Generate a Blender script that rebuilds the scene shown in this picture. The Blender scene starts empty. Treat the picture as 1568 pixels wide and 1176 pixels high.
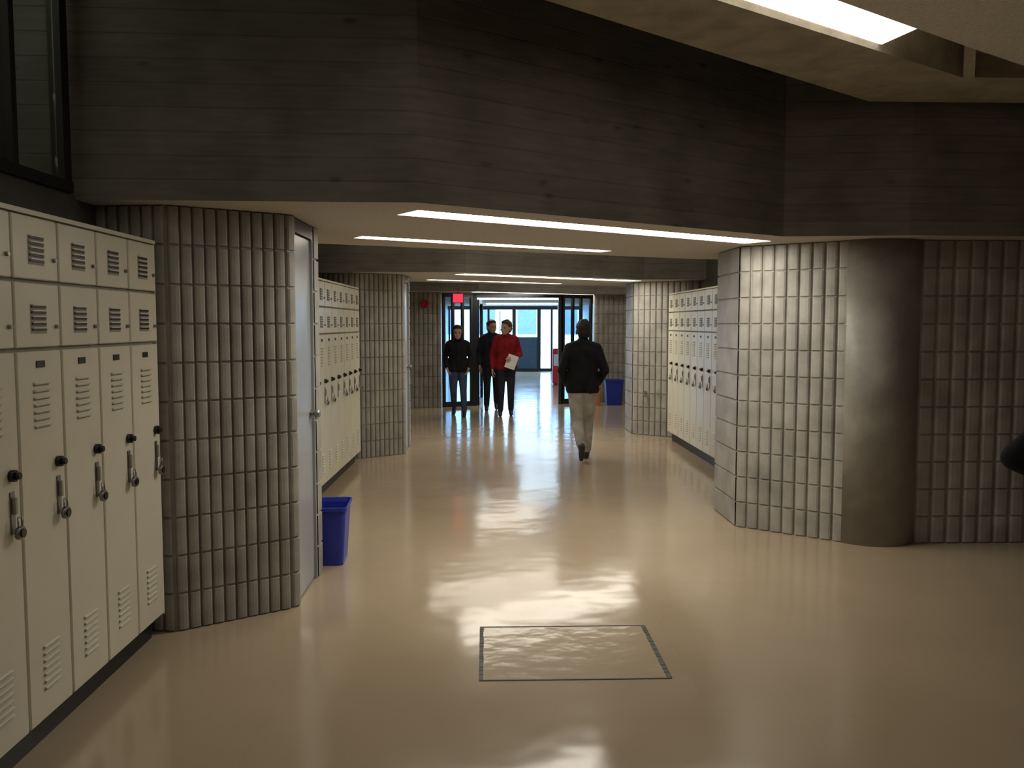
import bpy, bmesh, math, random
from mathutils import Vector, Matrix
random.seed(7)
sc = bpy.context.scene
sc.view_settings.view_transform = 'Standard'
COL = sc.collection

# ------------------------------------------------------------ materials
def newmat(name):
    m = bpy.data.materials.new(name); m.use_nodes = True
    nt = m.node_tree
    return m, nt, nt.nodes['Principled BSDF']

def N(nt, typ, **kw):
    n = nt.nodes.new(typ)
    for k, v in kw.items():
        setattr(n, k, v)
    return n

def simple(name, col, rough=0.6, metal=0.0, noise=0.12, scale=8.0, bump=0.0, bscale=60, spec=0.5):
    m, nt, b = newmat(name)
    tc = N(nt, 'ShaderNodeTexCoord')
    nz = N(nt, 'ShaderNodeTexNoise'); nz.inputs['Scale'].default_value = scale; nz.inputs['Detail'].default_value = 5
    nt.links.new(tc.outputs['Object'], nz.inputs['Vector'])
    cr = N(nt, 'ShaderNodeValToRGB')
    cr.color_ramp.elements[0].position = 0.3; cr.color_ramp.elements[1].position = 0.7
    lo = [c * (1 - noise) for c in col] + [1]; hi = [min(1, c * (1 + noise)) for c in col] + [1]
    cr.color_ramp.elements[0].color = lo; cr.color_ramp.elements[1].color = hi
    nt.links.new(nz.outputs['Fac'], cr.inputs['Fac'])
    nt.links.new(cr.outputs['Color'], b.inputs['Base Color'])
    b.inputs['Roughness'].default_value = rough
    b.inputs['Metallic'].default_value = metal
    b.inputs['Specular IOR Level'].default_value = spec
    if bump > 0:
        n2 = N(nt, 'ShaderNodeTexNoise'); n2.inputs['Scale'].default_value = bscale; n2.inputs['Detail'].default_value = 4
        nt.links.new(tc.outputs['Object'], n2.inputs['Vector'])
        bp = N(nt, 'ShaderNodeBump'); bp.inputs['Strength'].default_value = bump; bp.inputs['Distance'].default_value = 0.01
        nt.links.new(n2.outputs['Fac'], bp.inputs['Height'])
        nt.links.new(bp.outputs['Normal'], b.inputs['Normal'])
    return m

def emis(name, col, strength):
    m, nt, b = newmat(name)
    b.inputs['Base Color'].default_value = (*col, 1)
    b.inputs['Emission Color'].default_value = (*col, 1)
    b.inputs['Emission Strength'].default_value = strength
    return m

def glassmat(name, tint=(0.8, 0.9, 0.95), gloss=0.12):
    m, nt, b = newmat(name)
    nt.nodes.remove(b)
    out = [n for n in nt.nodes if n.type == 'OUTPUT_MATERIAL'][0]
    tr = N(nt, 'ShaderNodeBsdfTransparent'); tr.inputs['Color'].default_value = (*tint, 1)
    gl = N(nt, 'ShaderNodeBsdfGlossy'); gl.inputs['Roughness'].default_value = 0.03
    mx = N(nt, 'ShaderNodeMixShader'); mx.inputs[0].default_value = gloss
    nt.links.new(tr.outputs[0], mx.inputs[1]); nt.links.new(gl.outputs[0], mx.inputs[2])
    nt.links.new(mx.outputs[0], out.inputs['Surface'])
    return m

def boardmat(name, col, pitch=0.115):
    m, nt, b = newmat(name)
    L = nt.links.new
    tc = N(nt, 'ShaderNodeTexCoord')
    sep = N(nt, 'ShaderNodeSeparateXYZ'); L(tc.outputs['Object'], sep.inputs[0])
    dv = N(nt, 'ShaderNodeMath', operation='DIVIDE'); L(sep.outputs['Z'], dv.inputs[0]); dv.inputs[1].default_value = pitch
    fl = N(nt, 'ShaderNodeMath', operation='FLOOR'); L(dv.outputs[0], fl.inputs[0])
    fr = N(nt, 'ShaderNodeMath', operation='FRACT'); L(dv.outputs[0], fr.inputs[0])
    wn = N(nt, 'ShaderNodeTexWhiteNoise', noise_dimensions='1D'); L(fl.outputs[0], wn.inputs['W'])
    sb = N(nt, 'ShaderNodeMath', operation='SUBTRACT'); L(fr.outputs[0], sb.inputs[0]); sb.inputs[1].default_value = 0.5
    ab = N(nt, 'ShaderNodeMath', operation='ABSOLUTE'); L(sb.outputs[0], ab.inputs[0])
    jm = N(nt, 'ShaderNodeMapRange'); L(ab.outputs[0], jm.inputs[0])
    jm.inputs[1].default_value = 0.46; jm.inputs[2].default_value = 0.5; jm.inputs[3].default_value = 1; jm.inputs[4].default_value = 0
    mp = N(nt, 'ShaderNodeMapping'); mp.inputs['Scale'].default_value = (2.5, 2.5, 24.0); L(tc.outputs['Object'], mp.inputs[0])
    gn = N(nt, 'ShaderNodeTexNoise'); gn.inputs['Scale'].default_value = 1.6; gn.inputs['Detail'].default_value = 7; L(mp.outputs[0], gn.inputs['Vector'])
    bn = N(nt, 'ShaderNodeTexNoise'); bn.inputs['Scale'].default_value = 2.2; bn.inputs['Detail'].default_value = 6; L(tc.outputs['Object'], bn.inputs['Vector'])
    mk = N(nt, 'ShaderNodeMapping'); mk.inputs['Scale'].default_value = (2.6, 2.6, 6.5); L(tc.outputs['Object'], mk.inputs[0])
    vo = N(nt, 'ShaderNodeTexVoronoi'); vo.inputs['Scale'].default_value = 1.0; L(mk.outputs[0], vo.inputs['Vector'])
    kn = N(nt, 'ShaderNodeMapRange'); L(vo.outputs['Distance'], kn.inputs[0])
    kn.inputs[1].default_value = 0.04; kn.inputs[2].default_value = 0.13; kn.inputs[3].default_value = 0.55; kn.inputs[4].default_value = 1
    def ma(src, mul, add):
        n = N(nt, 'ShaderNodeMath', operation='MULTIPLY_ADD'); L(src, n.inputs[0]); n.inputs[1].default_value = mul; n.inputs[2].default_value = add; return n.outputs[0]
    def mu(a, c):
        n = N(nt, 'ShaderNodeMath', operation='MULTIPLY'); L(a, n.inputs[0]); L(c, n.inputs[1]); return n.outputs[0]
    v = mu(ma(wn.outputs['Value'], 0.16, 0.92), ma(gn.outputs['Fac'], 0.7, 0.65))
    v = mu(v, ma(bn.outputs['Fac'], 1.3, 0.35))
    v = mu(v, ma(jm.outputs[0], 0.25, 0.75))
    v = mu(v, kn.outputs[0])
    cm = N(nt, 'ShaderNodeMix', data_type='RGBA', blend_type='MULTIPLY'); cm.inputs[0].default_value = 1
    cm.inputs[6].default_value = (*col, 1)
    L(v, cm.inputs[7]); L(cm.outputs[2], b.inputs['Base Color'])
    b.inputs['Roughness'].default_value = 0.8
    h = mu(jm.outputs[0], ma(gn.outputs['Fac'], 0.3, 0.7))
    bp = N(nt, 'ShaderNodeBump'); bp.inputs['Strength'].default_value = 0.4; bp.inputs['Distance'].default_value = 0.008
    L(h, bp.inputs['Height']); L(bp.outputs['Normal'], b.inputs['Normal'])
    return m

def floormat():
    m, nt, b = newmat('polished_floor')
    L = nt.links.new
    tc = N(nt, 'ShaderNodeTexCoord')
    n1 = N(nt, 'ShaderNodeTexNoise'); n1.inputs['Scale'].default_value = 0.8; n1.inputs['Detail'].default_value = 4; L(tc.outputs['Object'], n1.inputs['Vector'])
    n2 = N(nt, 'ShaderNodeTexNoise'); n2.inputs['Scale'].default_value = 90; n2.inputs['Detail'].default_value = 3; L(tc.outputs['Object'], n2.inputs['Vector'])
    ad = N(nt, 'ShaderNodeMath', operation='MULTIPLY_ADD'); L(n2.outputs['Fac'], ad.inputs[0]); ad.inputs[1].default_value = 0.35; L(n1.outputs['Fac'], ad.inputs[2])
    cr = N(nt, 'ShaderNodeValToRGB'); L(ad.outputs[0], cr.inputs[0])
    cr.color_ramp.elements[0].position = 0.45; cr.color_ramp.elements[1].position = 0.9
    cr.color_ramp.elements[0].color = (0.37, 0.29, 0.195, 1); cr.color_ramp.elements[1].color = (0.43, 0.34, 0.235, 1)
    br = N(nt, 'ShaderNodeTexBrick'); br.inputs['Scale'].default_value = 1.0; br.offset = 0.0
    br.inputs['Color1'].default_value = (1, 1, 1, 1); br.inputs['Color2'].default_value = (.99, .99, .99, 1); br.inputs['Mortar'].default_value = (0.95, 0.945, 0.94, 1)
    br.inputs['Mortar Size'].default_value = 0.003; br.inputs['Brick Width'].default_value = 1.83; br.inputs['Row Height'].default_value = 1.83
    mpb = N(nt, 'ShaderNodeMapping'); mpb.inputs['Location'].default_value = (0.9, 0.3, 0); L(tc.outputs['Object'], mpb.inputs[0])
    L(mpb.outputs[0], br.inputs['Vector'])
    mx = N(nt, 'ShaderNodeMix', data_type='RGBA', blend_type='MULTIPLY'); mx.inputs[0].default_value = 1
    L(cr.outputs[0], mx.inputs[6]); L(br.outputs['Color'], mx.inputs[7]); L(mx.outputs[2], b.inputs['Base Color'])
    rr = N(nt, 'ShaderNodeMapRange'); L(n1.outputs['Fac'], rr.inputs[0]); rr.inputs[3].default_value = 0.10; rr.inputs[4].default_value = 0.18
    L(rr.outputs[0], b.inputs['Roughness'])
    n3 = N(nt, 'ShaderNodeTexNoise'); n3.inputs['Scale'].default_value = 2.6; n3.inputs['Detail'].default_value = 2; L(tc.outputs['Object'], n3.inputs['Vector'])
    bp = N(nt, 'ShaderNodeBump'); bp.inputs['Strength'].default_value = 0.4; bp.inputs['Distance'].default_value = 0.012
    L(n3.outputs['Fac'], bp.inputs['Height']); L(bp.outputs['Normal'], b.inputs['Normal'])
    b.inputs['Specular IOR Level'].default_value = 0.8
    return m

M = {}
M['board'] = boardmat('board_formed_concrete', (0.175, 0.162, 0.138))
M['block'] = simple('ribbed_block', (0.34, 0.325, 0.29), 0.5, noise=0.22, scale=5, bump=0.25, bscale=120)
M['conc'] = simple('smooth_concrete', (0.27, 0.255, 0.222), 0.45, noise=0.3, scale=3, bump=0.2, bscale=40)
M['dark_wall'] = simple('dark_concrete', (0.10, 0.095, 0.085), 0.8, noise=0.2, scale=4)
M['ceil'] = simple('stippled_ceiling', (0.54, 0.50, 0.43), 0.85, noise=0.15, scale=60, bump=0.5, bscale=150)
M['acoustic'] = simple('acoustic_panel', (0.80, 0.76, 0.68), 0.85, noise=0.12, scale=60, bump=0.5, bscale=150)
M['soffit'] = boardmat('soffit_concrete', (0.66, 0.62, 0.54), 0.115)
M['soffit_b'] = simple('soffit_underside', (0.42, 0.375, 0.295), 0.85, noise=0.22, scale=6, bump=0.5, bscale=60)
M['floor'] = floormat()
LC = (1.0, 0.935, 0.815)
M['lamp'] = emis('fluorescent_lens', LC, 19.0)
M['lamp_bay'] = emis('fluorescent_lens_bay', LC, 4.5)
M['lamp_end'] = emis('fluorescent_lens_end', LC, 10.0)
M['lamp_hi'] = emis('fluorescent_lens_high', LC, 2.0)
M['lamp_fill'] = emis('fill_lens_added', LC, 1.7)  # lens of unseen fill lamps, added to brighten the foreground
M['lamp_cool'] = emis('fluorescent_lens_cool', (0.65, 0.84, 1.0), 22.0)
M['cream'] = simple('locker_paint', (0.70, 0.67, 0.55), 0.33, noise=0.04, scale=3)
M['cream_d'] = simple('locker_body', (0.30, 0.285, 0.23), 0.5, noise=0.05)  # darker cream, paints shade into the door gaps and under the louvers
M['black'] = simple('black_metal', (0.012, 0.012, 0.013), 0.4)
M['dial'] = simple('dial_black', (0.015, 0.015, 0.016), 0.25)
M['steel'] = simple('steel', (0.30, 0.30, 0.30), 0.35, metal=0.85)
M['door'] = simple('door_paint', (0.34, 0.36, 0.38), 0.3, noise=0.04)
M['bin'] = simple('blue_plastic', (0.015, 0.035, 0.36), 0.4, noise=0.05)
M['tape'] = simple('hatch_frame', (0.03, 0.027, 0.022), 0.5, noise=0.5, scale=60)
M['glass'] = glassmat('window_glass')
M['glass_d'] = glassmat('clerestory_glass', (0.8, 0.84, 0.8), 0.2)
M['red_sign'] = emis('exit_sign_red', (1.0, 0.03, 0.06), 1.6)
M['paper'] = simple('paper', (0.75, 0.75, 0.75), 0.7)
M['orange'] = simple('orange_card', (0.55, 0.2, 0.06), 0.6)
M['pave'] = simple('pavement', (0.35, 0.38, 0.42), 0.8)
M['bldg'] = simple('building_outside', (0.45, 0.52, 0.58), 0.8)
M['panel'] = simple('door_panel_dark', (0.04, 0.08, 0.12), 0.4)
M['vest'] = simple('vestibule_wall', (0.42, 0.50, 0.56), 0.5)
M['white'] = simple('white_paint', (0.8, 0.8, 0.8), 0.5)
M['redp'] = simple('red_paint', (0.6, 0.03, 0.03), 0.5)

# ------------------------------------------------------------ mesh builder
class MB:
    def __init__(s):
        s.bm = bmesh.new(); s.mats = []
    def mi(s, m):
        if m not in s.mats: s.mats.append(m)
        return s.mats.index(m)
    def box(s, x0, x1, y0, y1, z0, z1, m, rot=None, bevel=0):
        r = bmesh.ops.create_cube(s.bm, size=1.0)
        vs = r['verts']
        c = Vector(((x0+x1)/2, (y0+y1)/2, (z0+z1)/2))
        sca = Matrix.Diagonal((abs(x1-x0), abs(y1-y0), abs(z1-z0), 1))
        R = rot.to_4x4() if rot is not None else Matrix.Identity(4)
        bmesh.ops.transform(s.bm, matrix=Matrix.Translation(c) @ R @ sca, verts=vs)
        i = s.mi(m); fs = set()
        for v in vs:
            for f in v.link_faces: fs.add(f)
        for f in fs: f.material_index = i
        if bevel:
            es = {e for f in fs for e in f.edges}
            bmesh.ops.bevel(s.bm, geom=list(es), offset=bevel, segments=1, affect='EDGES', material=i)
    def cyl(s, p0, p1, r0, r1, m, seg=16, smooth=True):
        p0 = Vector(p0); p1 = Vector(p1); d = p1 - p0
        r = bmesh.ops.create_cone(s.bm, cap_ends=True, segments=seg, radius1=r0, radius2=r1, depth=d.length)
        q = Vector((0, 0, 1)).rotation_difference(d.normalized()).to_matrix().to_4x4()
        bmesh.ops.transform(s.bm, matrix=Matrix.Translation((p0+p1)/2) @ q, verts=r['verts'])
        i = s.mi(m); fs = {f for v in r['verts'] for f in v.link_faces}
        for f in fs:
            f.material_index = i
            if smooth and len(f.verts) == 4: f.smooth = True
    def poly(s, pts, z0, z1, m):
        i = s.mi(m)
        lo = [s.bm.verts.new((x, y, z0)) for x, y in pts]; hi = [s.bm.verts.new((x, y, z1)) for x, y in pts]
        n = len(pts)
        fs = [s.bm.faces.new(lo[::-1]), s.bm.faces.new(hi)]
        for k in range(n):
            fs.append(s.bm.faces.new([lo[k], lo[(k+1) % n], hi[(k+1) % n], hi[k]]))
        for f in fs: f.material_index = i
        bmesh.ops.recalc_face_normals(s.bm, faces=fs)
    def obj(s, name, loc=(0, 0, 0), rz=0.0, parent=None):
        me = bpy.data.meshes.new(name); s.bm.to_mesh(me); s.bm.free()
        for m in s.mats: me.materials.append(m)
        o = bpy.data.objects.new(name, me); COL.objects.link(o)
        o.location = loc; o.rotation_euler = (0, 0, rz)
        if parent: o.parent = parent
        return o

def empty(name, loc=(0, 0, 0)):
    e = bpy.data.objects.new(name, None); COL.objects.link(e); e.location = loc; return e

# ------------------------------------------------------------ ribbed block wall
def ribbed(name, pts, face, rib=0.085, z0=0.0, z1=2.2, depth=0.026, flat=False):
    bm = bmesh.new()
    face = Vector((*face, 0))
    prof = [(0, 0.0), (.05, 0.05), (.10, .70), (.22, .93), (.5, 1.0), (.78, .93), (.90, .70), (.95, 0.05)]
    zr = []
    z = z0
    while z < z1 - 1e-4:
        for dz, k in ((0.0, 0), (0.004, 0), (0.008, 1), (0.192, 1), (0.196, 0)):
            if z + dz < z1 - 1e-4: zr.append((z+dz, k))
        z += 0.2
    zr.append((z1, 1))
    for a, b in zip(pts[:-1], pts[1:]):
        a = Vector((*a, 0)); b = Vector((*b, 0)); d = b - a; Ln = d.length; d.normalize()
        n = Vector((-d.y, d.x, 0))
        if n.dot(face) < 0: n = -n
        cnt = max(1, round(Ln / rib)); us = []
        if flat:
            us = [(0, 1.0), (Ln, 1.0)]
        else:
            for i in range(cnt):
                for t, o in prof: us.append(((i+t)*Ln/cnt, o))
            us.append((Ln, 0.0))
        grid = []
        for zz, k in zr:
            row = []
            for u, o in us:
                off = (o * depth) if k else min(o * depth, depth * 0.5)
                p = a + d*u + n*off
                row.append(bm.verts.new((p.x, p.y, zz)))
            grid.append(row)
        for i in range(len(grid)-1):
            for j in range(len(us)-1):
                bm.faces.new([grid[i][j], grid[i][j+1], grid[i+1][j+1], grid[i+1][j]])
        th = 0.06
        q = [a, b, b - n*th, a - n*th]
        lo = [bm.verts.new((v.x, v.y, z0)) for v in q]; hi = [bm.verts.new((v.x, v.y, z1)) for v in q]
        for k in (1, 2, 3):
            bm.faces.new([lo[k], lo[(k+1) % 4], hi[(k+1) % 4], hi[k]])
    bmesh.ops.recalc_face_normals(bm, faces=bm.faces[:])
    me = bpy.data.meshes.new(name); bm.to_mesh(me); bm.free()
    me.materials.append(M['block'])
    o = bpy.data.objects.new(name, me); COL.objects.link(o)
    return o

def wall(name, pts, z0, z1, m, th=0.08, side=1):
    b = MB()
    for a, c in zip(pts[:-1], pts[1:]):
        a = Vector(a); c = Vector(c); d = (c-a).normalized(); n = Vector((-d.y, d.x))*th*side
        b.poly([tuple(a), tuple(c), tuple(c+n), tuple(a+n)], z0, z1, m)
    return b.obj(name)

# ------------------------------------------------------------ shell
b = MB(); b.box(-4, 7, -5, 30, -0.2, 0, M['floor']); b.obj('floor')
b = MB(); b.box(-16, 18, 30.01, 60, -0.25, -0.05, M['pave']); b.obj('ground_outside')
b = MB(); b.box(-16, 18, 50, 52, -0.05, 5, M['bldg'])
for i in range(14): b.box(-15+i*2.4, -13.9+i*2.4, 49.95, 50, 1.0, 3.0, M['panel'])
b.obj('building_outside')
b = MB(); b.box(-4.1, -4, -5, 30, 0, 4.0, M['dark_wall']); b.obj('light_shell_left')  # unseen shell, added to keep sky light from leaking in
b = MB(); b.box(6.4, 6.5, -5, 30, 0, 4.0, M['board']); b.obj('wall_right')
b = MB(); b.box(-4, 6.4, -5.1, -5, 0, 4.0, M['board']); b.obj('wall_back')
b = MB(); b.box(-4.1, 6.5, -5.1, 30, 3.9, 4.05, M['dark_wall']); b.obj('ceiling_upper')

d2 = Vector((0.832, 0.555)); n2 = Vector((-0.555, 0.832))
def slotpts(s, L, w, ins=0.0, d=d2, n=n2):
    s = Vector(s) + d*ins + n*ins; L -= 2*ins; w -= 2*ins
    return [tuple(s), tuple(s+d*L), tuple(s+d*L+n*w), tuple(s+n*w)]

def solid_with_slots(name, poly, z0, z1, mats, slots):
    b = MB(); b.poly(poly, z0, z1, mats[0])
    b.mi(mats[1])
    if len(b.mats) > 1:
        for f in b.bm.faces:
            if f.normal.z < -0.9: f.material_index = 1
    o = b.obj(name)
    for pts, dep in slots:
        c = MB(); c.poly(pts, z0-0.05, z0+dep, mats[1]); co = c.obj('cutter')
        md = o.modifiers.new('cut', 'BOOLEAN'); md.operation = 'DIFFERENCE'; md.object = co; md.solver = 'EXACT'
        bpy.context.view_layer.update()
        dg = bpy.context.evaluated_depsgraph_get()
        me = bpy.data.meshes.new_from_object(o.evaluated_get(dg))
        o.modifiers.clear(); o.data = me
        bpy.data.objects.remove(co)
    return o

def lens(pts, z, m, name='clerestory_fill_light', t=0.02):
    b = MB(); b.poly(pts, z, z+t, m)
    return b.obj(name)

def slab(name, ox, oy, tail=None):
    A = [(-3.9-ox, 4.2), (-0.337, 4.32), (2.04, 5.9), (2.87, 5.80), (6.38-ox, 5.98)]
    back = [(6.38-ox, 8.2), (2.0, 8.0), (-1.3, 6.5), (-3.9-ox, 5.9)] if tail is None else [(6.38-ox, tail-oy), (-3.9-ox, tail-oy)]
    P = [(x+ox, y+oy) for x, y in A+back]
    slots = []
    sA = Vector((-0.36+ox, 4.61+oy)); sB = Vector((-0.85+ox, 5.97+oy))
    dB = Vector((0.857, 0.515)); nB = Vector((-0.515, 0.857))
    slots.append((slotpts(sA, 2.92, 0.24), 0.2))
    slots.append((slotpts(sB, 2.2, 0.16, d=dB, n=nB), 0.2))
    if tail is not None: slots = slots[:1]
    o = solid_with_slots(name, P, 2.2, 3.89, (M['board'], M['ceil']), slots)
    lens(slotpts(sA, 2.92, 0.24, 0.012), 2.212, M['lamp'])
    if tail is None:
        lens(slotpts(sB, 2.2, 0.16, 0.012, d=dB, n=nB), 2.212, M['lamp'])
slab('ceiling_beam_near', 0, 0)
slab('ceiling_beam_middle', 0.1, 5.75)
slab('ceiling_beam_far', 0.2, 11.5, tail=29.0)
b = MB(); b.poly([(-3.9, 5.92), (-1.3, 6.52), (2.0, 8.02), (6.35, 8.22), (6.35, 11.6), (2.97, 11.53), (2.14, 11.63), (-0.237, 10.05), (-3.9, 9.93)], 3.3, 3.4, M['ceil']); b.obj('ceiling_bay_middle')
b = MB(); b.poly([(-3.9, 11.67), (-1.2, 12.27), (2.1, 13.77), (6.35, 13.97), (6.35, 17.4), (3.07, 17.28), (2.24, 17.38), (-0.137, 15.8), (-3.9, 15.68)], 3.3, 3.4, M['ceil']); b.obj('ceiling_bay_far')
lens(slotpts((-0.9, 7.9), 2.6, 0.25), 3.26, M['lamp_bay'])
lens(slotpts((1.0, 8.9), 2.0, 0.25), 3.26, M['lamp_bay'])
lens(slotpts((-0.9, 13.4), 1.5, 0.25), 3.26, M['lamp_bay'])
lens(slotpts((1.3, 15.0), 1.8, 0.25), 3.26, M['lamp_end'])

P = [(-3.9, 0.92), (0.27, 4.04), (2.55, 5.77), (3.63, 5.78), (6.38, 5.9), (6.38, -4.98), (-3.9, -4.98)]
fd = Vector((1.83, 1.2)).normalized(); fn = Vector((-fd.y, fd.x))
endn = Vector((2.533, 4.57))
slotC = [tuple(endn), (2.87, 5.205), tuple(Vector((2.87, 5.205)) - fd*5.2), tuple(endn - fd*5.0)]
tri = [(2.62, 4.63), (3.52, 5.21), (2.94, 5.20)]
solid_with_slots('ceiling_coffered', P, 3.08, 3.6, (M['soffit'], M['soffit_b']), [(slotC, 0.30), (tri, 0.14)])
s0 = endn + fn*0.03 - fd*4.8
lens([tuple(s0), tuple(s0+fd*4.45), tuple(s0+fd*4.55+fn*0.30), tuple(s0+fn*0.30)], 3.11, M['lamp_hi'])
pa = endn - fd*4.9 - fn*0.01; pb = endn + fd*1.15 - fn*0.03
b = MB(); b.poly([tuple(pa), tuple(endn-fn*0.01), tuple(pb), (6.3, 5.25), (6.3, -4.9), (-3.85, -4.9), (-3.85, 0.6)], 3.055, 3.078, M['acoustic']); b.obj('ceiling_acoustic_panel')
lens(slotpts((-2.6, -1.4), 4.2, 0.3, 0.01), 3.02, M['lamp_fill'], t=0.03)  # added fill lamp behind the camera, out of view, for ambient light
lens(slotpts((1.6, -1.0), 3.4, 0.3, 0.01), 3.02, M['lamp_fill'], t=0.03)  # second added fill lamp, also unseen, lights the foreground

# left wall + clerestory window
b = MB(); b.box(-2.06, -1.985, -5, 4.5, 0, 2.22, M['dark_wall']); b.obj('wall_left')
b = MB(); b.box(-2.85, -2.8, -5, 4.15, 2.2, 3.88, M['soffit']); b.box(-2.8, -2.06, -5, 4.15, 2.14, 2.2, M['dark_wall']); b.obj('wall_left_upper')
w = empty('window_1')
b = MB()
for y in (4.17, 3.72, 3.0, 2.2, 1.4, 0.6, -0.2):
    wd = 0.035 if y > 4 else 0.02
    b.box(-2.03, -1.97, y-wd, y+wd, 2.22, 3.88, M['black'])
b.box(-2.03, -1.96, -1, 4.2, 2.222, 2.27, M['black'])
b.obj('frame', parent=w)
b = MB(); b.box(-2.004, -1.998, -1, 4.13, 2.27, 3.88, M['glass_d']); b.obj('glass_pane', parent=w)
b = MB(); b.box(-2.45, -2.25, -0.5, 3.9, 3.8, 3.85, M['lamp_bay']); b.obj('clerestory_fill_light')  # lamp added to brighten the concrete seen through the clerestory panes

def left_module(ox, oy, tag, k):
    o = lambda p: (p[0]+ox, p[1]+oy)
    ribbed('wall_left_ribbed_'+tag, [o((-2.05, 4.50)), o((-1.62, 4.44)), o((-1.11, 4.79)), o((-1.075, 4.85))], (0.5, -1), 0.062)
    ribbed('wall_left_jamb_'+tag, [o((-1.20, 5.38)), o((-1.09, 5.38)), o((-1.09, 5.51)), o((-1.20, 5.51))], (1, -0.3), flat=True)
    e = empty('door_%d' % k, (ox-1.1, oy+5.1, 0))
    b = MB(); b.box(-0.03, 0.015, -0.225, 0.245, 0.01, 2.11, M['door'], bevel=0.004)
    b.obj('leaf', parent=e)
    b = MB(); b.box(-0.05, 0.03, -0.255, -0.228, 0, 2.19, M['door']); b.box(-0.05, 0.03, 0.248, 0.275, 0, 2.19, M['door'])
    b.box(-0.05, 0.03, -0.228, 0.248, 2.115, 2.19, M['black']); b.obj('frame', parent=e)
    b = MB(); b.cyl((0.015, 0.19, 1.05), (0.05, 0.19, 1.05), 0.012, 0.012, M['steel']); b.cyl((0.045, 0.19, 1.05), (0.075, 0.19, 1.05), 0.026, 0.022, M['steel'])
    b.cyl((0.012, 0.19, 1.05), (0.02, 0.19, 1.05), 0.032, 0.032, M['steel']); b.obj('knob', parent=e)
left_module(0, 0, 'near', 1)
left_module(0.065, 5.75, 'far', 2)
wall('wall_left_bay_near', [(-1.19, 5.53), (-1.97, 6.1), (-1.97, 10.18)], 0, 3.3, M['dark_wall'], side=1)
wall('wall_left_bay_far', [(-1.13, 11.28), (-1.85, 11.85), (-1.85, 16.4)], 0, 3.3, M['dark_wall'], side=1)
ribbed('wall_left_ribbed_end', [(-1.9, 16.3), (-0.86, 16.45)], (0, -1), 0.09)
def right_module(ox, oy, tag):
    o = lambda p: (p[0]+ox, p[1]+oy)
    ribbed('wall_right_jamb_'+tag, [o((2.08, 7.31)), o((1.99, 7.285)), o((1.99, 6.665))], (-1, 0), flat=True)
    ribbed('wall_right_ribbed_'+tag, [o((1.975, 6.67)), o((2.63, 6.14))], (-0.5, -1), 0.094)
right_module(0, 0, 'near')
right_module(0.155, 5.75, 'far')
b = MB(); b.cyl((2.87, 6.32, 0), (2.87, 6.32, 2.198), 0.33, 0.33, M['conc'], seg=64); b.obj('concrete_column')
ribbed('wall_right_ribbed_side', [(3.12, 6.11), (6.38, 6.11)], (0, -1), 0.115)
ribbed('wall_right_ribbed_bay', [(2.77, 11.89), (3.05, 11.86)], (0, -1), 0.1)
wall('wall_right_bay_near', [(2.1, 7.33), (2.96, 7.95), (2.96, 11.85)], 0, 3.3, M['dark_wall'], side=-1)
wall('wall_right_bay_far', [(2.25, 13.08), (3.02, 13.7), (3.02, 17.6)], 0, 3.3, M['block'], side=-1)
ribbed('wall_right_ribbed_end', [(2.2, 17.6), (3.02, 17.6)], (0, -1), 0.1)
wall('wall_vestibule_left', [(-1.3, 16.6), (-1.3, 29)], 0, 2.2, M['vest'], side=1)
wall('wall_vestibule_right', [(3.2, 17.7), (3.2, 29)], 0, 2.2, M['vest'], side=-1)

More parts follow.
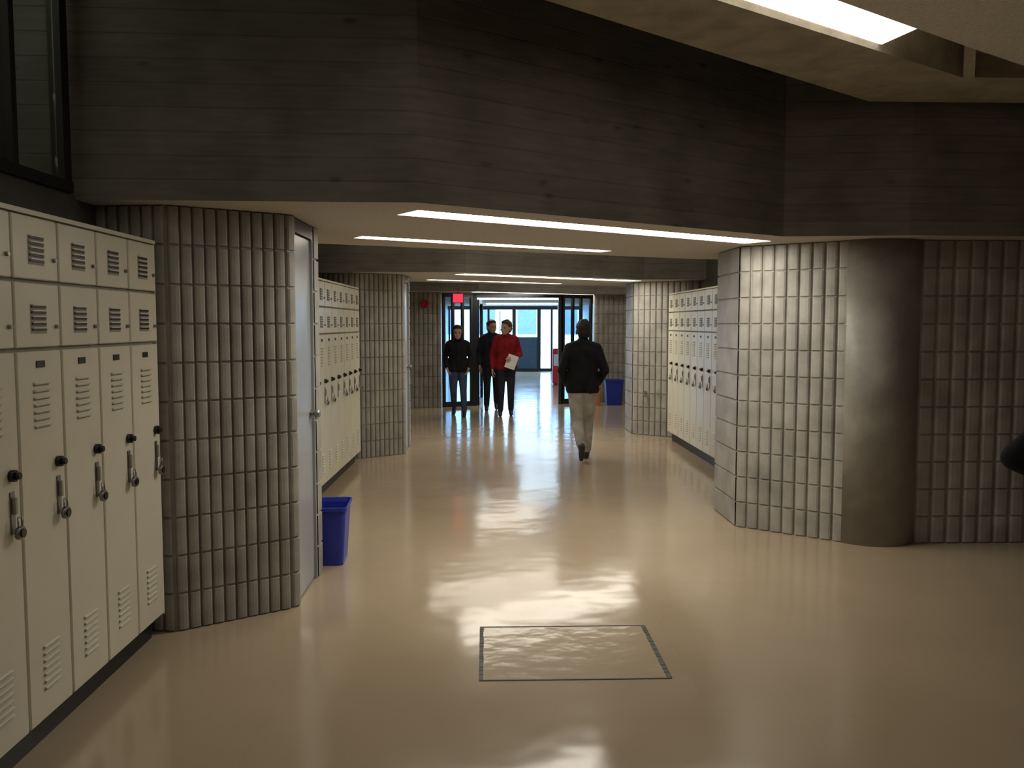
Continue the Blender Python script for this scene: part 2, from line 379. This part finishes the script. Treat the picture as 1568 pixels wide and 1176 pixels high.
# ------------------------------------------------------------ lockers
def lockers(name, n, loc, rz, w=0.325, d=0.31, lock_prob=0.9):
    b = MB(); L = n*w
    b.box(-d, -0.014, 0, L, 0.12, 2.0, M['cream_d'])
    b.box(-d+0.01, -0.06, 0.01, L-0.01, 0, 0.12, M['black'])
    b.box(-d, 0.008, -0.004, L+0.004, 1.995, 2.012, M['cream'])
    b.box(-d, 0.004, -0.004, 0.001, 0.12, 1.995, M['cream']); b.box(-d, 0.004, L-0.001, L+0.004, 0.12, 1.995, M['cream'])
    for i in range(n):
        y0 = i*w + 0.007; y1 = (i+1)*w - 0.007; yc = (y0+y1)/2
        for z0, z1 in ((0.13, 1.50), (1.515, 1.748), (1.762, 1.988)):
            b.box(-0.014, 0.008, y0, y1, z0, z1, M['cream'], bevel=0.004)
        for zc in (1.60, 1.85):
            b.box(0.0075, 0.0095, yc-0.055, yc+0.055, zc-0.035, zc+0.07, M['cream_d'])
            for k in range(5):
                z = zc-0.025+k*0.021
                b.box(0.009, 0.013, yc-0.05, yc+0.05, z, z+0.008, M['black'])
                b.box(0.009, 0.018, yc-0.05, yc+0.05, z+0.008, z+0.013, M['cream'])
            b.cyl((0.008, y1-0.03, zc-0.01), (0.02, y1-0.03, zc-0.01), 0.008, 0.008, M['steel'], 10)
        for zb in (1.22, 0.24):
            for k in range(7):
                z = zb+k*0.026
                b.box(0.0075, 0.009, yc-0.055, yc+0.055, z-0.004, z+0.004, M['cream_d'])  # dark strip painted as the shade under the louver
                b.box(0.008, 0.018, yc-0.055, yc+0.055, z+0.004, z+0.009, M['cream'], rot=Matrix.Rotation(0.5, 3, 'Y'))
        b.box(0.008, 0.011, yc-0.03, yc+0.03, 1.44, 1.465, M['black'])
        yl = y1 - 0.055
        b.box(0.008, 0.012, yl-0.015, yl+0.015, 0.87, 1.02, M['steel'], bevel=0.002)
        b.box(0.012, 0.024, yl-0.008, yl+0.008, 0.94, 1.00, M['cream_d'], bevel=0.002)
        b.cyl((0.008, yl, 1.075), (0.026, yl, 1.075), 0.021, 0.021, M['dial'], 20)
        b.cyl((0.026, yl, 1.075), (0.042, yl, 1.075), 0.014, 0.012, M['dial'], 16)
        if random.random() < lock_prob:
            b.cyl((0.026, yl, 0.875), (0.042, yl, 0.875), 0.024, 0.024, M['steel'], 18)
            b.cyl((0.041, yl, 0.875), (0.047, yl, 0.875), 0.016, 0.016, M['dial'], 16)
            b.cyl((0.034, yl-0.013, 0.89), (0.034, yl-0.013, 0.93), 0.003, 0.003, M['steel'], 8)
            b.cyl((0.034, yl+0.013, 0.89), (0.034, yl+0.013, 0.93), 0.003, 0.003, M['steel'], 8)
            b.cyl((0.034, yl-0.013, 0.93), (0.034, yl+0.013, 0.93), 0.003, 0.003, M['steel'], 8)
    return b.obj(name, loc, rz)
lockers('locker_bank', 14, (-1.655, 4.355-14*0.325, 0), 0)
lockers('locker_bank', 11, (-1.52, 9.95-11*0.325, 0), math.radians(-0.8))
lockers('locker_bank', 11, (2.50, 11.72, 0), math.pi)

# ------------------------------------------------------------ floor hatch
b = MB()
x0, x1, y0, y1 = -0.036, 0.835, 3.755, 4.445
b.box(x0, x1, y0, y0+0.010, 0.0005, 0.003, M['tape']); b.box(x0, x1, y1-0.010, y1, 0.0005, 0.003, M['tape'])
yy = y0+0.012
while yy < y1-0.03:
    l = random.uniform(0.02, 0.07)
    e2 = min(yy+l, y1-0.012)
    b.box(x0-0.002, x0+0.016+random.uniform(0, .004), yy, e2, 0.0005, 0.003, M['tape'])
    b.box(x1-0.016-random.uniform(0, .006), x1+0.004, yy, e2, 0.0005, 0.003, M['tape'])
    yy = e2+random.uniform(0.001, 0.006)
m, nt, bs = newmat('hatch_vinyl')
bs.inputs['Base Color'].default_value = (0.40, 0.322, 0.217, 1); bs.inputs['Roughness'].default_value = 0.16
bs.inputs['Specular IOR Level'].default_value = 0.8
tc = N(nt, 'ShaderNodeTexCoord'); nz = N(nt, 'ShaderNodeTexNoise'); nz.inputs['Scale'].default_value = 8
bp = N(nt, 'ShaderNodeBump'); bp.inputs['Strength'].default_value = 0.3; bp.inputs['Distance'].default_value = 0.012
nt.links.new(tc.outputs['Object'], nz.inputs['Vector']); nt.links.new(nz.outputs['Fac'], bp.inputs['Height']); nt.links.new(bp.outputs['Normal'], bs.inputs['Normal'])
b.box(x0+0.02, x1-0.02, y0+0.01, y1-0.01, 0.0003, 0.0015, m)
b.obj('floor_hatch')

# ------------------------------------------------------------ bins
def bin_(name, loc, w=0.27, d=0.36, h=0.42, m=None, rz=0):
    m = m or M['bin']
    bm = bmesh.new()
    def ring(sx, sy, z, r=0.03):
        vs = []
        for cx, cy, a0 in ((1, 1, 0), (-1, 1, 90), (-1, -1, 180), (1, -1, 270)):
            for k in range(5):
                a = math.radians(a0+k*22.5)
                vs.append(bm.verts.new((cx*(sx/2-r)+r*math.cos(a), cy*(sy/2-r)+r*math.sin(a), z)))
        return vs
    rs = [ring(w*0.8, d*0.8, 0), ring(w*0.97, d*0.97, h*0.9), ring(w*0.97, d*0.97, h*0.93), ring(w*1.04, d*1.04, h*0.935), ring(w*1.05, d*1.05, h), ring(w*0.99, d*0.99, h),
          ring(w*0.94, d*0.94, h*0.93), ring(w*0.77, d*0.77, 0.012)]
    for a, c in zip(rs[:-1], rs[1:]):
        for k in range(20):
            bm.faces.new([a[k], a[(k+1) % 20], c[(k+1) % 20], c[k]])
    bm.faces.new(rs[0][::-1]); bm.faces.new(rs[-1])
    bmesh.ops.recalc_face_normals(bm, faces=bm.faces[:])
    me = bpy.data.meshes.new(name); bm.to_mesh(me); bm.free(); me.materials.append(m)
    o = bpy.data.objects.new(name, me); COL.objects.link(o); o.location = loc; o.rotation_euler = (0, 0, rz)
bin_('recycling_bin', (-1.065, 5.77, 0.001), w=0.26, h=0.395, rz=0.05)
bin_('recycling_bin', (2.52, 16.95, 0.001), w=0.36, d=0.36, h=0.5)
bin_('waste_box', (2.15, 16.85, 0.001), w=0.2, d=0.24, h=0.4, m=M['orange'])

# ------------------------------------------------------------ end glazing
def glaze(name, a, c, z1, posts, rails=(0.06,), pw=0.05, th=0.06, glass=True):
    a = Vector(a); c = Vector(c); L = (c-a).length; ang = math.atan2(c.y-a.y, c.x-a.x)
    e = empty(name, (a.x, a.y, 0)); e.rotation_euler = (0, 0, ang)
    b = MB()
    for t in posts: b.box(t*L-pw/2, t*L+pw/2, -th/2, th/2, 0.002, z1, M['black'])
    b.box(0, L, -th/2+0.004, th/2-0.004, z1-0.08, z1-0.002, M['black'])
    b.box(0, L, -th/2+0.004, th/2-0.004, 0.002, 0.10, M['black'])
    for r in rails: b.box(0, L, -th/2+0.006, th/2-0.006, r-0.03, r+0.03, M['black'])
    b.obj('frame', parent=e)
    if glass:
        b = MB(); b.box(0.01, L-0.01, -0.004, 0.004, 0.1, z1-0.08, M['glass']); b.obj('glass_pane', parent=e)
    return e
glaze('window_2', (-0.84, 16.47), (-0.27, 16.75), 2.19, (0.04, 0.34, 0.66, 0.96), ())
glaze('window_3', (1.50, 17.1), (2.15, 17.5), 2.19, (0.04, 0.35, 0.62, 0.96), (1.05,))
b = MB()
b.box(-0.26, -0.18, 16.72, 16.82, 0, 2.19, M['black']); b.box(1.43, 1.49, 17.05, 17.13, 0, 2.19, M['black'])
b.poly([(-0.2, 16.74), (1.46, 17.07), (1.46, 17.13), (-0.2, 16.8)], 2.12, 2.19, M['black'])
b.obj('trim_1')
e = glaze('door_3', (-0.17, 16.86), (-0.10, 17.75), 2.08, (0.03, 0.97), (1.0,), pw=0.06)
b = MB()
Y = 29.0
for x, wd in ((-1.25, .06), (-0.5, .06), (0.07, .07), (0.93, .12), (1.77, .12), (2.2, .07), (3.15, .06)):
    b.box(x-wd/2, x+wd/2, Y-0.04, Y+0.04, 0, 2.2, M['black'])
b.box(-1.3, 3.2, Y-0.03, Y+0.03, 2.08, 2.2, M['black']); b.box(-1.3, 3.2, Y-0.03, Y+0.03, 0, 0.1, M['black'])
b.box(0.93, 1.77, Y-0.02, Y+0.02, 0.1, 1.16, M['panel']); b.box(0.07, 0.93, Y-0.03, Y+0.03, 0.95, 1.05, M['black'])
b.box(0.44, 0.47, Y-0.02, Y+0.02, 1.05, 2.04, M['black'])
b.obj('door_4')
b = MB(); b.box(2.0, 2.16, 24.0, 24.15, 0, 2.19, M['white']); b.obj('vestibule_post')
b = MB(); b.box(1.75, 2.05, 22.6, 22.9, 0, 0.95, M['redp'], bevel=0.03); b.box(1.77, 2.03, 22.58, 22.61, 0.5, 0.8, M['paper']); b.obj('red_newspaper_box')
b = MB(); b.box(-0.3, 1.8, 20.0, 20.2, 2.17, 2.195, M['lamp_cool']); b.obj('clerestory_fill_light')
b = MB(); b.box(0.0, 2.2, 25.0, 25.2, 2.17, 2.195, M['lamp_cool']); b.obj('clerestory_fill_light')
e = empty('exit_sign', (-0.53, 16.15, 2.08))
b = MB(); b.box(-0.10, 0.10, -0.03, 0.03, -0.09, 0.09, M['black'], bevel=0.005); b.box(-0.09, 0.09, -0.034, -0.029, -0.08, 0.08, M['red_sign']); b.box(-0.01, 0.01, -0.01, 0.01, 0.09, 0.12, M['black']); b.obj('sign_box', parent=e)
b = MB(); b.cyl((-1.16, 16.40, 1.98), (-1.16, 16.31, 1.98), 0.085, 0.07, M['redp'], 20); b.obj('fire_alarm_bell')
b = MB(); b.cyl((2.28, 12.22, 0.62), (2.262, 12.20, 0.62), 0.02, 0.02, M['steel']); b.box(2.255, 2.30, 12.19, 12.21, 0.55, 0.6, M['steel']); b.obj('wall_outlet')

# ------------------------------------------------------------ people
def capsules_mesh(caps, seg=14):
    bm = bmesh.new()
    for p0, r0, p1, r1 in caps:
        p0 = Vector(p0); p1 = Vector(p1)
        for p, r in ((p0, r0), (p1, r1)):
            s = bmesh.ops.create_uvsphere(bm, u_segments=seg, v_segments=8, radius=1)
            bmesh.ops.transform(bm, matrix=Matrix.Translation(p) @ Matrix.Diagonal((r, r, r, 1)), verts=s['verts'])
        d = p1-p0
        if d.length > 1e-4:
            c = bmesh.ops.create_cone(bm, cap_ends=True, segments=seg, radius1=r0, radius2=r1, depth=d.length)
            q = Vector((0, 0, 1)).rotation_difference(d.normalized()).to_matrix().to_4x4()
            bmesh.ops.transform(bm, matrix=Matrix.Translation((p0+p1)/2) @ q, verts=c['verts'])
    return bm
def ell(bm, c, r, rot=None):
    s = bmesh.ops.create_uvsphere(bm, u_segments=20, v_segments=12, radius=1)
    R = rot.to_4x4() if rot is not None else Matrix.Identity(4)
    bmesh.ops.transform(bm, matrix=Matrix.Translation(c) @ R @ Matrix.Diagonal((*r, 1)), verts=s['verts'])
def remesh(bm, vox, smooth=4):
    me = bpy.data.meshes.new('tmp'); bm.to_mesh(me); bm.free()
    o = bpy.data.objects.new('tmp', me); COL.objects.link(o)
    md = o.modifiers.new('r', 'REMESH'); md.mode = 'VOXEL'; md.voxel_size = vox; md.use_smooth_shade = True
    if smooth:
        ms = o.modifiers.new('s', 'SMOOTH'); ms.iterations = smooth; ms.factor = 0.5
    bpy.context.view_layer.update()
    dg = bpy.context.evaluated_depsgraph_get()
    r = bpy.data.meshes.new_from_object(o.evaluated_get(dg))
    bpy.data.objects.remove(o)
    return r
def segd(p, a, ra, b_, rb):
    ab = b_-a; l2 = ab.length_squared
    t = 0 if l2 < 1e-9 else max(0, min(1, (p-a).dot(ab)/l2))
    return (p-(a+ab*t)).length - (ra+(rb-ra)*t)

def hand_mesh(wr, d, n, side, curl=0.35):
    d = d.normalized(); n = (n - d*n.dot(d)).normalized(); s = d.cross(n)*side
    caps = []
    ls = (0.066, 0.074, 0.069, 0.054)
    for i, l in enumerate(ls):
        off = (1.5-i)*0.0185
        k = wr + d*(0.078 - abs(i-1.2)*0.004) + s*off
        caps.append((wr + d*0.012 + s*off*0.6, 0.0135, k, 0.0105))
        p = k; ang = curl*0.6
        for frac, r in ((0.45, 0.0088), (0.30, 0.008), (0.25, 0.0072)):
            dirv = d*math.cos(ang)+n*math.sin(ang)
            q = p + dirv*l*frac
            caps.append((p, r+0.0006, q, r)); p = q; ang += curl
    t0 = wr + d*0.022 + s*0.026
    t1 = t0 + (d*0.62+s*0.6+n*0.35).normalized()*0.036
    t2 = t1 + (d*0.85+s*0.25+n*0.4).normalized()*0.030
    t3 = t2 + (d*0.9+n*0.45).normalized()*0.022
    caps += [(wr+d*0.012+s*0.012, 0.014, t0, 0.0135), (t0, 0.0125, t1, 0.0105), (t1, 0.0102, t2, 0.009), (t2, 0.009, t3, 0.0078)]
    caps.append((wr - d*0.05, 0.024, wr+d*0.015, 0.021))
    return remesh(capsules_mesh(caps, 10), 0.0042, 1)

def person(name, loc, yaw, J, mats, hair='short', s=1.0, bulk=1.0, hy=0.0, hs=1.08, hem=0.83, loose=1.0):
    """local frame: facing +Y, left -X.  mats: top, trousers, shoes, skin, hair"""
    V = Vector
    D = dict(shL=(-.160, 0, 1.315), shR=(.160, 0, 1.315), elL=(-.22, -.02, 1.07), elR=(.22, -.02, 1.07), wrL=(-.235, .05, .84), wrR=(.235, .05, .84),
             hipL=(-.085, 0, .84), hipR=(.085, 0, .84), knL=(-.09, .01, .46), knR=(.09, .01, .46), anL=(-.09, -.01, .085), anR=(.09, -.01, .085),
             ftL=(0, 1, 0), ftR=(0, 1, 0), head=(0, .025, 1.515), hdL=(0, .15, -1), hdR=(0, .15, -1))
    D.update(J); D = {k: V(v) for k, v in D.items()}
    caps = []
    B = bulk
    T, P_, S, K = 0, 1, 2, 3
    for sx in (-1, 1):
        caps.append((V((sx*.085, 0, 1.26)), .094*B, V((sx*.07, 0, 1.04)), .094*B, T, 1))
        caps.append((V((sx*.07, 0, 1.04)), .094*B, V((sx*.080, 0, hem+.04)), .108*B, T, 1))
        sh = D['shL'] if sx < 0 else D['shR']; el = D['elL'] if sx < 0 else D['elR']; wr = D['wrL'] if sx < 0 else D['wrR']
        caps.append((V((sx*.03, -.005, 1.36)), .058*B, sh, .062*B, T, 0))
        caps.append((V((sx*.09, 0, 1.24)), .088*B, sh, .062*B, T, 0))
        caps.append((sh, .062*B, el, .05*B, T, 0)); caps.append((el, .05*B, wr, .037*B, T, 0))
        hp = D['hipL'] if sx < 0 else D['hipR']; kn = D['knL'] if sx < 0 else D['knR']; an = D['anL'] if sx < 0 else D['anR']; ft = (D['ftL'] if sx < 0 else D['ftR']).normalized()
        caps.append((hp, .092*loose, kn, .066*loose, P_, 1)); caps.append((kn, .066*loose, an + (kn-an).normalized()*.03, .052*loose, P_, 0))
        dn = (an-kn).normalized(); dn = (dn - ft*dn.dot(ft)).normalized()
        heel = an + dn*.048 - ft*.03; ball = an + dn*.052 + ft*.10; toe = an+dn*.056+ft*.155
        caps += [(an, .042, heel, .036, S, 0), (heel, .036, ball, .037, S, 0), (ball, .037, toe, .028, S, 0), (an, .04, ball, .034, S, 0)]
    caps.append((V((0, .005, 1.28)), .10*B, V((0, 0, .92)), .108*B, T, 1))
    caps.append((V((0, -.005, 1.375)), .068, V((0, 0, 1.41)), .062, T, 0))
    caps.append((V((0, -.003, 1.38)), .052, D['head'] + V((0, -.02, -.08)), .050, K, 0))
    caps.append((V((-.07, 0, .87)), .096, V((.07, 0, .87)), .096, P_, 1))
    body = remesh(capsules_mesh([c[:4] for c in caps]), 0.0125, 5)
    bm = bmesh.new(); bm.from_mesh(body)
    for f in bm.faces:
        c = f.calc_center_median(); best = 9; lb = 0; tor = 0
        for p0, r0, p1, r1, l, tt in caps:
            q = segd(c, p0, r0, p1, r1)
            if q < best: best = q; lb = l; tor = tt
        if tor: lb = T if c.z > hem-0.03 else P_
        f.material_index = lb; f.smooth = True
    for v in bm.verts:
        if hem-0.03 <= v.co.z < hem+0.03 and abs(v.co.x) < .19:
            k = 1.05; v.co.x *= k; v.co.y *= k+0.02
    hm = bmesh.new()
    ell(hm, (0, -.006, .022), (.074, .094, .098)); ell(hm, (0, .028, -.045), (.056, .062, .062)); ell(hm, (0, .062, -.085), (.026, .024, .02))
    ell(hm, (0, .080, .02), (.045, .014, .012)); ell(hm, (0, .078, -.057), (.024, .014, .006)); ell(hm, (0, .076, -.068), (.02, .014, .006))
    ell(hm, (0, .096, -.018), (.010, .014, .026)); ell(hm, (0, .103, -.036), (.015, .012, .010))
    for sx in (-1, 1):
        ell(hm, (sx*.077, -.008, -.012), (.009, .02, .032)); ell(hm, (sx*.038, .066, -.028), (.02, .018, .016))
    headm = remesh(hm, 0.0055, 3)
    RH = Matrix.Translation(D['head']) @ Matrix.Rotation(hy, 4, 'Z') @ Matrix.Scale(hs, 4)
    def addmesh(me, mi, mat=None):
        if mat is not None: me.transform(mat)
        t = bmesh.new(); t.from_mesh(me)
        for f in t.faces: f.material_index = mi; f.smooth = True
        t2 = bpy.data.meshes.new('t'); t.to_mesh(t2); t.free()
        bm.from_mesh(t2)
    addmesh(headm, 3, RH)
    em = bmesh.new()
    for sx in (-1, 1): ell(em, (sx*.03, .081, .0), (.012, .008, .007))
    me = bpy.data.meshes.new('e'); em.to_mesh(me); em.free(); addmesh(me, 5, RH)
    hb = bmesh.new()
    ell(hb, (0, -.02, .036), (.083, .094, .096)); ell(hb, (0, -.05, -.01), (.074, .06, .075)); ell(hb, (0, .02, .082), (.062, .062, .042))
    rr = random.Random(len(name))
    for i in range(26):
        a = rr.uniform(0, 6.28); e_ = rr.uniform(.1, 1.4)
        ell(hb, (.076*math.cos(a)*math.cos(e_), -.022+.086*math.sin(a)*math.cos(e_), .036+.088*math.sin(e_)), (.016, .016, .014))
    if hair == 'long':
        for sx in (-1, 1):
            ell(hb, (sx*.07, -.005, -.03), (.024, .045, .10)); ell(hb, (sx*.07, -.01, -.11), (.028, .04, .085))
        ell(hb, (0, -.07, -.08), (.08, .045, .14)); ell(hb, (0, .035, .085), (.06, .05, .03))
    addmesh(remesh(hb, 0.006, 2), 4, RH)
    for sd, w_, h_ in ((-1, 'wrL', 'hdL'), (1, 'wrR', 'hdR')):
        nrm = V((-sd, 0.2, 0))
        addmesh(hand_mesh(D[w_] + D[h_].normalized()*0.035, D[h_], nrm, 1 if sd < 0 else -1), 3)
    fin = bpy.data.meshes.new(name)
    for m in mats: fin.materials.append(m)
    fin.materials.append(M['black'])
    bm.to_mesh(fin); bm.free()
    o = bpy.data.objects.new(name, fin); COL.objects.link(o)
    o.location = loc; o.rotation_euler = (0, 0, yaw); o.scale = (s, s, s)
    return o

def cloth(name, col, rough=0.85): return simple(name, col, rough, noise=0.3, scale=9, bump=1.0, bscale=11, spec=0.2)
skin1 = simple('skin_light', (0.50, 0.31, 0.22), 0.5, noise=0.05); skin2 = simple('skin_dark', (0.10, 0.055, 0.035), 0.5, noise=0.05)
blackc = cloth('black_jacket', (0.012, 0.012, 0.014)); grey_tr = cloth('grey_trousers', (0.38, 0.36, 0.33)); jeans = cloth('blue_jeans', (0.05, 0.075, 0.13))
redc = cloth('red_shirt', (0.24, 0.012, 0.018)); darkt = cloth('dark_trousers', (0.022, 0.024, 0.034)); shoe = simple('shoe', (0.02, 0.02, 0.02), 0.5)
brownh = simple('brown_hair', (0.06, 0.03, 0.015), 0.6, noise=0.3, scale=40); blackh = simple('black_hair', (0.01, 0.009, 0.008), 0.7)
navy = cloth('navy_top', (0.02, 0.022, 0.04))

person('walking_man', (1.13, 10.05, 0), 0.0, dict(
    elL=(-.25, -.05, 1.06), wrL=(-.19, .09, .90), hdL=(.25, .5, -.8), elR=(.255, -.05, 1.06), wrR=(.195, .09, .90), hdR=(-.25, .5, -.8),
    hipL=(-.08, 0, .84), hipR=(.075, 0, .84), knL=(-.06, .02, .45), anL=(-.035, -.22, .19), ftL=(0, .55, -.83),
    knR=(.075, .10, .46), anR=(.06, .10, .085), head=(.01, .03, 1.515)), (blackc, grey_tr, shoe, skin2, blackh), bulk=1.08, hem=.82, loose=1.12)
person('woman_in_black_jacket', (-.50, 15.0, 0), math.pi, dict(
    elL=(-.23, -.07, 1.07), wrL=(-.20, .07, .90), hdL=(.2, .4, -.8), elR=(.23, -.07, 1.07), wrR=(.20, .07, .90), hdR=(-.2, .4, -.8),
    knL=(-.10, .10, .46), anL=(-.12, .14, .085), knR=(.08, .02, .45), anR=(.08, -.22, .13), ftR=(0, .9, -.35)), (blackc, jeans, shoe, skin1, blackh), hair='long', s=.955, bulk=1.0, hs=1.12)
person('man_in_red_shirt', (.34, 15.0, 0), math.pi, dict(
    elL=(-.24, -.03, 1.06), wrL=(-.12, .19, .98), hdL=(.55, .75, .1), elR=(.24, -.04, 1.06), wrR=(.235, .06, .84),
    knL=(-.08, .06, .46), anL=(-.085, .0, .085), knR=(.085, .09, .46), anR=(.10, .12, .085)), (redc, darkt, shoe, skin1, brownh), s=1.01, bulk=1.08, hy=math.radians(-35), hs=1.12)
b = MB(); b.box(-.09, .09, -.012, .012, -.12, .12, M['paper'], rot=Matrix.Rotation(0.35, 3, 'Y')); b.box(-.085, .085, .0125, .02, -.11, .11, M['redp'], rot=Matrix.Rotation(0.35, 3, 'Y')); b.obj('held_notebook', (.43, 14.74, .95))
person('man_in_dark_jacket', (.10, 15.9, 0), math.pi, dict(
    elR=(.24, -.03, 1.07), wrR=(.22, .1, .86), knR=(.09, .1, .46), anR=(.1, .15, .085), knL=(-.08, .02, .45), anL=(-.08, -.2, .13), ftL=(0, .9, -.35)), (navy, darkt, shoe, skin1, brownh), s=1.02, bulk=1.06, hy=math.radians(25))
person('standing_bystander', (2.71, 3.42, 0), math.pi*0.95, dict(
    elR=(.46, -.08, 1.0), wrR=(.24, .06, .89), hdR=(-.6, .5, -.4)), (blackc, darkt, shoe, skin1, brownh), s=1.03, bulk=1.1)

# ------------------------------------------------------------ world + camera
wd = bpy.data.worlds.new('world'); sc.world = wd; wd.use_nodes = True
bg = wd.node_tree.nodes['Background']; bg.inputs['Color'].default_value = (0.42, 0.68, 1.0, 1); bg.inputs['Strength'].default_value = 18
cam = bpy.data.cameras.new('camera'); co = bpy.data.objects.new('camera', cam); COL.objects.link(co)
cam.sensor_width = 36; cam.lens = 30.19; cam.clip_end = 200
co.location = (0, 0, 1.6); co.rotation_euler = (math.radians(86), 0, math.radians(-1.7))
sc.camera = co
